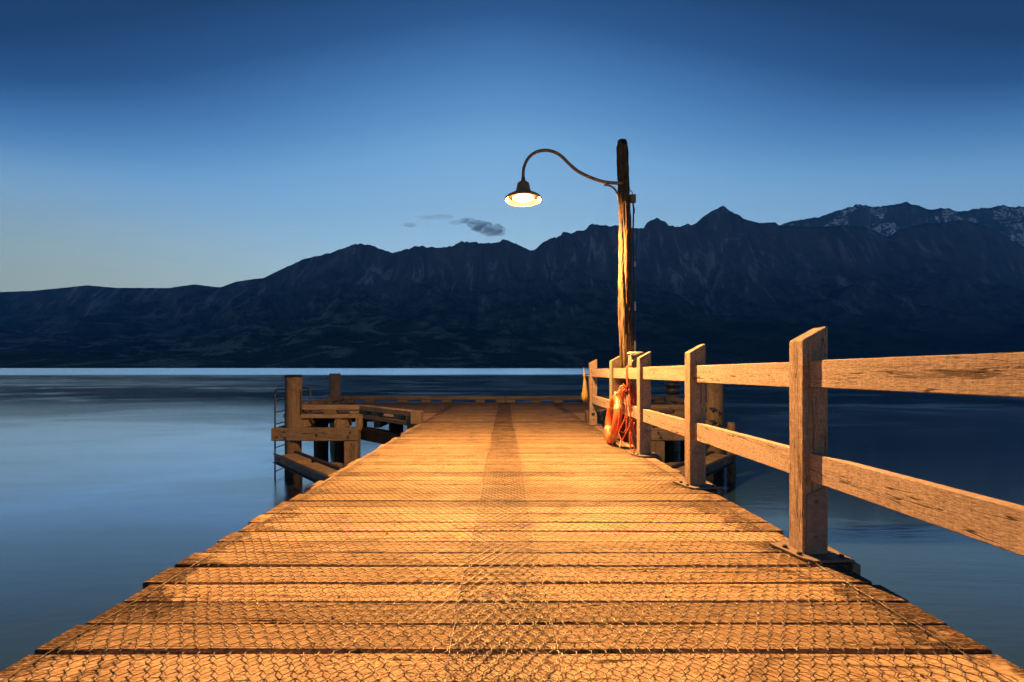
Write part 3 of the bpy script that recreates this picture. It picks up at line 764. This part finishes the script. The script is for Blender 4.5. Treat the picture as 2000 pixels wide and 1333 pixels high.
prof_o = [(.275, -.012), (.284, .0), (.280, .018), (.25, .042), (.20, .068), (.15, .096), (.118, .128), (.104, .165), (.098, .215), (.088, .245), (.06, .268), (.034, .282), (.030, .33)]
prof_i = [(.028, .26), (.055, .25), (.082, .225), (.09, .18), (.098, .135), (.135, .098), (.19, .06), (.24, .032), (.268, .010), (.275, -.012)]
n = 40
vs = []; fs = []; allp = prof_o+prof_i
for r_, z in allp:
    for i in range(n): vs.append((LX+r_*math.cos(2*math.pi*i/n), LY+r_*math.sin(2*math.pi*i/n), zr+z))
for k in range(len(allp)-1):
    if k == len(prof_o)-1: pass
    for i in range(n): j = (i+1) % n; fs.append((k*n+i, k*n+j, (k+1)*n+j, (k+1)*n+i))
m.add(vs, fs)
mt, t, b = newmat('lampshade_glow_tint')
b.inputs['Base Color'].default_value = (.26, .12, .03, 1); b.inputs['Roughness'].default_value = .4  # warm glow around the lamp is put into the lampshade's base colour
m.build('lamp_shade', mt, lamp, True)
m = MB(); lathe(m, [(.01, .035), (.10, .03), (.155, .016), (.165, .006), (.15, -.004), (.09, -.010), (.01, -.012)], (LX, LY, zr+.016), 32); m.build('bulb_glass', M['glow'], lamp, True)
# junction box, cable, clips
m = MB(); box(m, P(1236, 388.5, 7.02), (.082, .06, .125), .006); jb_ = m.build('junction_box', M['boxm'], lamp)
m = MB(); c = catmull([P(1231, 372, 7.05), P(1234, 375, 7.0), P(1236, 380, 7.0)], 5); tube(m, c, .006, 6); m.build('conduit', M['black'], jb_)
m = MB(); tube(m, catmull([P(1236, 395, 7.04), P(1237.5, 410, 7.04), P(1237, 430, 7.04), P(1236.5, 470, 7.04), P(1238, 520, 7.04), P(1239, 560, 7.04), P(1240, 600, 7.04), P(1240.5, 650, 7.04), P(1241, 700, 7.04), P(1242, 760, 7.04)], 6), .0125, 8)
tube(m, catmull([P(1237, 400, 7.0), P(1239.5, 412, 7.0), P(1237, 424, 7.0), P(1238.5, 432, 7.0)], 5), .006, 6)
m.build('cable', M['black'], lamp, True)
for a, b_ in ((512, 521), (590, 607), (666, 688)):
    m = MB(); tube(m, [P(1240, a, 7.0), P(1240.3, b_, 7.0)], .016, 8); m.build('cable_clip', M['clip'], lamp)

lt = bpy.data.lights.new('lamp_light', 'POINT'); lt.energy = 1.0; lt.shadow_soft_size = .035; lt.color = (1, 1, 1)
lo = bpy.data.objects.new('lamp_light', lt); lo.parent = lamp
lo.location = Vector((LX, LY, LZ-.019))-lamp.location; col.objects.link(lo)
lt.use_nodes = True; t = NT(lt.node_tree); t.n.clear()
# light distribution of the reflector: wide throw with more light out to the sides, thrown back along the jetty
tcn = t.node('ShaderNodeTexCoord').outputs['Normal']
sx = t.node('ShaderNodeSeparateXYZ'); t.l.new(tcn, sx.inputs[0])
cz = t.math('ABSOLUTE', sx.outputs[2])
prof = t.math('MULTIPLY', t.ramp(cz, [(0, .06), (.2, .16), (.36, .62), (.50, .95), (.60, .88), (.8, .50), (1, .33)]), 4.0)
LIGHT_DIR_SIGN = 1.0
fw = t.mapr(t.math('MULTIPLY', sx.outputs[1], LIGHT_DIR_SIGN), -.35, .92, 1.12, .24, True)
st = t.math('MULTIPLY', t.math('MULTIPLY', prof, fw), 3250.0)
em = t.node('ShaderNodeEmission', inp={'Color': (1.0, .50, .155, 1)}); t.l.new(st, em.inputs['Strength'])
lo_ = t.node('ShaderNodeOutputLight'); t.l.new(em.outputs[0], lo_.inputs[0])

# square mooring stub lashed to the pole
stub = empty('mooring_post', (1.905, 6.76, 0), 'short square timber post lashed beside the lamp pole, outside the fence', 'post')
m = MB(); beam(m, (1.945, 6.80, -4), (1.945, 6.80, 1.27), .155, .17, .01, 12, .003, up=(0, 1, 0)); m.build('timber', M['post'], stub)
m = MB()
for a, b_ in (((1.86, 6.70, 1.245), (2.04, 6.71, 1.29)), ((1.88, 6.705, 1.16), (1.98, 6.705, 1.28)), ((1.86, 6.7, 1.27), (2.03, 6.70, 1.25))): tube(m, catmull([a, ((a[0]+b_[0])/2, 6.695, (a[2]+b_[2])/2+.01), b_], 5), .014, 7)
box(m, (1.955, 6.79, 1.295), (.19, .2, .035), .01)
m.build('lashing', M['rope_w'], stub, True)

# ------------------------------------------------------------------ lifebuoy and ropes
XF[0] = xf_jetty
bu = empty('lifebuoy', (1.60, 6.58, .0), 'orange lifebuoy ring with pale bands leaning on the fence below the rope tangle', 'lifebuoy')
bc = Vector((1.605, 6.70, .372)); tilt = R(9); yaw = R(4)
ay = Vector((math.sin(yaw), math.cos(yaw), 0)); az_ = Vector((math.sin(tilt), 0, math.cos(tilt))); an = ay.cross(az_).normalized()
RM, ra, rb_ = .305, .062, .062
def ringpt(a, b, k=1.0): 
    rad = ay*math.cos(a)+az_*math.sin(a)
    return bc+rad*(RM+ra*k*math.cos(b))+an*(rb_*k*math.sin(b))
def ringseg(a0, a1, n, k, closed=False):
    vs = []; fs = []; m_ = 20
    for i in range(n+1):
        for j in range(m_): vs.append(ringpt(a0+(a1-a0)*i/n, 2*math.pi*j/m_, k))
    for i in range(n):
        for j in range(m_): fs.append((i*m_+j, i*m_+(j+1) % m_, (i+1)*m_+(j+1) % m_, (i+1)*m_+j))
    return vs, fs
m = MB(); m.add(*ringseg(0, 2*math.pi, 64, 1.0)); m.build('ring', M['orange'], bu, True)
for a in (35, 145, 218, 322):
    m = MB(); m.add(*ringseg(R(a-6), R(a+6), 6, 1.025)); m.build('band', M['tape'], bu, True)
random.seed(12)
for k in range(4):
    a0, a1 = R((35, 145, 218, 322)[k]), R((145, 218, 322, 395)[k])
    Q = []
    for i in range(9):
        t_ = i/8; a = a0+(a1-a0)*t_; sag = .035*math.sin(math.pi*t_)
        rad = ay*math.cos(a)+az_*math.sin(a)
        Q.append(bc+rad*(RM+ra*1.04+sag*.8)+Vector((0, 0, -.05*math.sin(math.pi*t_)))+an*0)
    m = MB(); tube(m, catmull(Q, 3), .006, 6); m.build('grab_line', M['rope_o'] if k % 2 else M['rope_w'], bu, True)

rope = empty('throw_rope', (1.70, 6.5, .9), 'tangled orange throwing rope hanging over the top rail in loose loops', 'rope')
random.seed(4)
kc = Vector((1.655, 6.30, .80))
m = MB()
for s in range(7):
    Q = []; p = Vector((random.gauss(0, 1), random.gauss(0, 1), random.gauss(0, 1)))
    for i in range(9):
        p = p*.45+Vector((random.gauss(0, .8), random.gauss(0, .8), random.gauss(0, .8)))
        q = p.normalized()*random.uniform(.5, 1.0)
        Q.append(kc+Vector((q.x*.045, q.y*.10, q.z*.105)))
    m = MB(); tube(m, catmull(Q, 6), .0085, 6); m.build('tangled_loop', M['rope_o'], rope, True)
for s in range(26):
    x0 = 1.87+random.uniform(-.01, .05); yy = 6.62+random.uniform(-.02, .06); L = random.uniform(.25, .62)
    xo = 1.815+.09*random.random()
    z0 = .87-random.uniform(0, .1)
    sp_ = random.uniform(-.05, .06)
    Q = [(xo-.02, yy, z0+.02), (xo, yy, z0), (xo+sp_*.4, yy-.01, z0-L*.45), (xo+sp_, yy-.015, z0-L)]
    if s % 4 == 0: Q += [(xo+sp_+.02, yy-.02, z0-L-.03), (xo+sp_+.035, yy-.01, z0-L+.05)]
    m = MB(); tube(m, catmull(Q, 5), .0065, 5); m.build('hanging_strand', M['rope_o'], rope, True)
m = MB()  # strap over the top rail
for dy in (0, .035):
    Q = [(1.725, 6.35+dy, .86), (1.722, 6.37+dy, .97), (1.722, 6.385+dy, 1.10), (1.735, 6.39+dy, 1.137), (1.79, 6.40+dy, 1.136), (1.80, 6.41+dy, 1.06), (1.82, 6.55+dy, .9)]
    tube(m, catmull(Q, 5), .009, 6)
m.build('strap', M['rope_o'], rope, True)
m = MB()  # pale knotted lanyard from tangle to buoy
for s in range(4):
    Q = [(1.655+.01*s, 6.33+.02*s, .86), (1.645, 6.42, .80+.02*s), (1.635, 6.52+.02*s, .76), (1.630, 6.62+.03*s, .735+.01*s), (1.615, 6.60+.03*s, .72)]
    Q = [Vector(q)+Vector((random.gauss(0, .006), random.gauss(0, .012), random.gauss(0, .01))) for q in Q]
    tube(m, catmull(Q, 5), .0085, 6)
tube(m, catmull([(1.66, 6.29, .78), (1.672, 6.27, .62), (1.69, 6.25, .47), (1.685, 6.26, .42)], 6), .011, 6)
tube(m, catmull([(1.665, 6.22, .76), (1.675, 6.18, .66), (1.69, 6.15, .52)], 6), .010, 6)
tube(m, catmull([(1.62, 6.30, .13), (1.60, 6.27, .06), (1.59, 6.26, .02)], 6), .011, 6)
m.build('pale_cord', M['rope_w'], rope, True)
m = MB()  # long loops that hang to the deck
tube(m, catmull([(1.66, 6.27, .76), (1.668, 6.22, .55), (1.645, 6.24, .40), (1.60, 6.28, .28), (1.58, 6.28, .21), (1.60, 6.22, .13), (1.625, 6.26, .12), (1.66, 6.18, .25), (1.69, 6.12, .36), (1.69, 6.10, .60), (1.68, 6.16, .74)], 7), .0085, 6)
tube(m, catmull([(1.72, 6.16, .42), (1.70, 6.14, .30), (1.69, 6.12, .15), (1.70, 6.10, .025), (1.74, 6.07, .022), (1.72, 6.10, .12), (1.70, 6.13, .25)], 7), .011, 6)
tube(m, catmull([(1.76, 6.16, .38), (1.74, 6.14, .26), (1.745, 6.12, .20), (1.775, 6.12, .22), (1.785, 6.14, .30)], 7), .009, 6)
tube(m, catmull([(1.60, 6.28, .24), (1.64, 6.26, .23), (1.675, 6.26, .27), (1.685, 6.28, .40)], 7), .007, 6)
m.build('loop', M['rope_o'], rope, True)

# net sack on the last post
m = MB(); sc_ = P(1141, 784, 9.0)+Vector((0, 0, .068))
prof = [(0, 0.0), (.03, .004), (.055, .03), (.066, .08), (.065, .14), (.055, .20), (.044, .27), (.034, .35), (.026, .42), (.016, .455), (.012, .48), (.03, .50), (.022, .53), (.012, .57), (.008, .62), (.004, .67)]
vs = []; fs = []; n = 20
for k, (r_, z) in enumerate(prof):
    cx = sc_.x+.01+.012*math.sin(z*5)-.018*(z/.67); cy = 9.0
    for i in range(n):
        a = 2*math.pi*i/n; q = 1+.12*mnoise.noise((math.cos(a)*2, math.sin(a)*2, z*9))+.07*mnoise.noise((math.cos(a)*6, math.sin(a)*6, z*30))
        vs.append((cx+r_*q*math.cos(a), cy+r_*q*math.sin(a)*.9, sc_.z+z))
for k in range(len(prof)-1):
    for i in range(n): j = (i+1) % n; fs.append((k*n+i, k*n+j, (k+1)*n+j, (k+1)*n+i))
m.add(vs, fs); sk = m.build('hanging_bag', M['sack'], None, True, loc=(sc_.x, 9.0, sc_.z))
tag(sk, 'yellow long-necked net bag hung at the far end of the fence', 'bag')
m = MB(); tube(m, catmull([(sc_.x+.01, 9.0, sc_.z+.49), (sc_.x+.06, 9.01, sc_.z+.505), (1.70, 9.03, sc_.z+.50)], 5), .006, 6); m.build('tie_cord', M['rope_w'], sk)

XF[0] = xf_flat
# ------------------------------------------------------------------ cloud above the pass
def cloudmat(a_, c_):
    m = bpy.data.materials.new('cloud_vapour'); m.use_nodes = True; t = NT(m.node_tree); t.n.clear()
    g = t.node('ShaderNodeTexCoord').outputs['Object']
    n_ = t.noise(t.mapping(g, (.0016, .0016, .005)), 1.0, 4, .5, .3)
    v = t.node('ShaderNodeVolumePrincipled', inp={'Color': c_, 'Anisotropy': .0})
    t.l.new(t.math('MULTIPLY', t.mapr(n_, .30, .62, 0, 1), a_), v.inputs['Density'])
    o = t.node('ShaderNodeOutputMaterial'); t.l.new(v.outputs[0], o.inputs['Volume']); return m
def puff(mb, c, r, seed):
    bm = bmesh.new(); bmesh.ops.create_icosphere(bm, subdivisions=4, radius=1)
    vs = []
    for v in bm.verts:
        k = 1+.35*mnoise.noise(v.co*1.6+Vector((seed, 0, 0)))+.2*mnoise.noise(v.co*4+Vector((seed, 3, 0)))
        vs.append((c[0]+v.co.x*r[0]*k, c[1]+v.co.y*r[1]*k, c[2]+v.co.z*r[2]*k))
    fs = [tuple(x.index for x in f.verts) for f in bm.faces]; bm.free(); mb.add(vs, fs)
def C(px, py, Y=12500.): return P(px, py, Y)
m = MB()
for i, (px_, py_, rx, rz) in enumerate(((915, 433, 16, 5), (930, 438, 22, 7), (945, 445, 26, 10), (962, 452, 24, 10), (972, 446, 14, 6))):
    puff(m, C(px_, py_), (rx*14, 220, rz*14), i*3.1)
c0 = C(940, 444)
cm = cloudmat(.0068, (.32, .33, .42, 1))
tag(m.build('cloud', cm, None, True, loc=c0), 'small dark grey cloud low over the mountain pass, below the lamp', 'cloud')
m = MB()
for i, (px_, py_, rx, rz) in enumerate(((800, 440, 14, 3), (835, 425, 22, 3), (865, 424, 20, 4), (890, 435, 14, 2.5))): puff(m, C(px_, py_), (rx*14, 170, rz*14), 20+i*2.3)
tag(m.build('cloud', cloudmat(.0026, (.6, .55, .6, 1)), None, True, loc=C(840, 432)), 'faint thin wisps of cloud left of the dark cloud', 'cloud')

# ------------------------------------------------------------------ dusk air
m = MB()
X0, X1, Y0, Y1, Z0, Z1 = -22000, 22000, -900, 11200, -12, 3900
m.add([(x, y, z) for z in (Z0, Z1) for x, y in ((X0, Y0), (X1, Y0), (X1, Y1), (X0, Y1))], [(0, 3, 2, 1), (4, 5, 6, 7), (0, 1, 5, 4), (1, 2, 6, 5), (2, 3, 7, 6), (3, 0, 4, 7)])
hm = bpy.data.materials.new('air'); hm.use_nodes = True; t = NT(hm.node_tree); t.n.clear()
v = t.node('ShaderNodeVolumePrincipled', inp={'Color': (.10, .45, 1, 1), 'Density': 4.1e-5, 'Anisotropy': 0.0})
o = t.node('ShaderNodeOutputMaterial'); t.l.new(v.outputs[0], o.inputs['Volume'])
tag(m.build('haze', hm, None), kind='stuff')
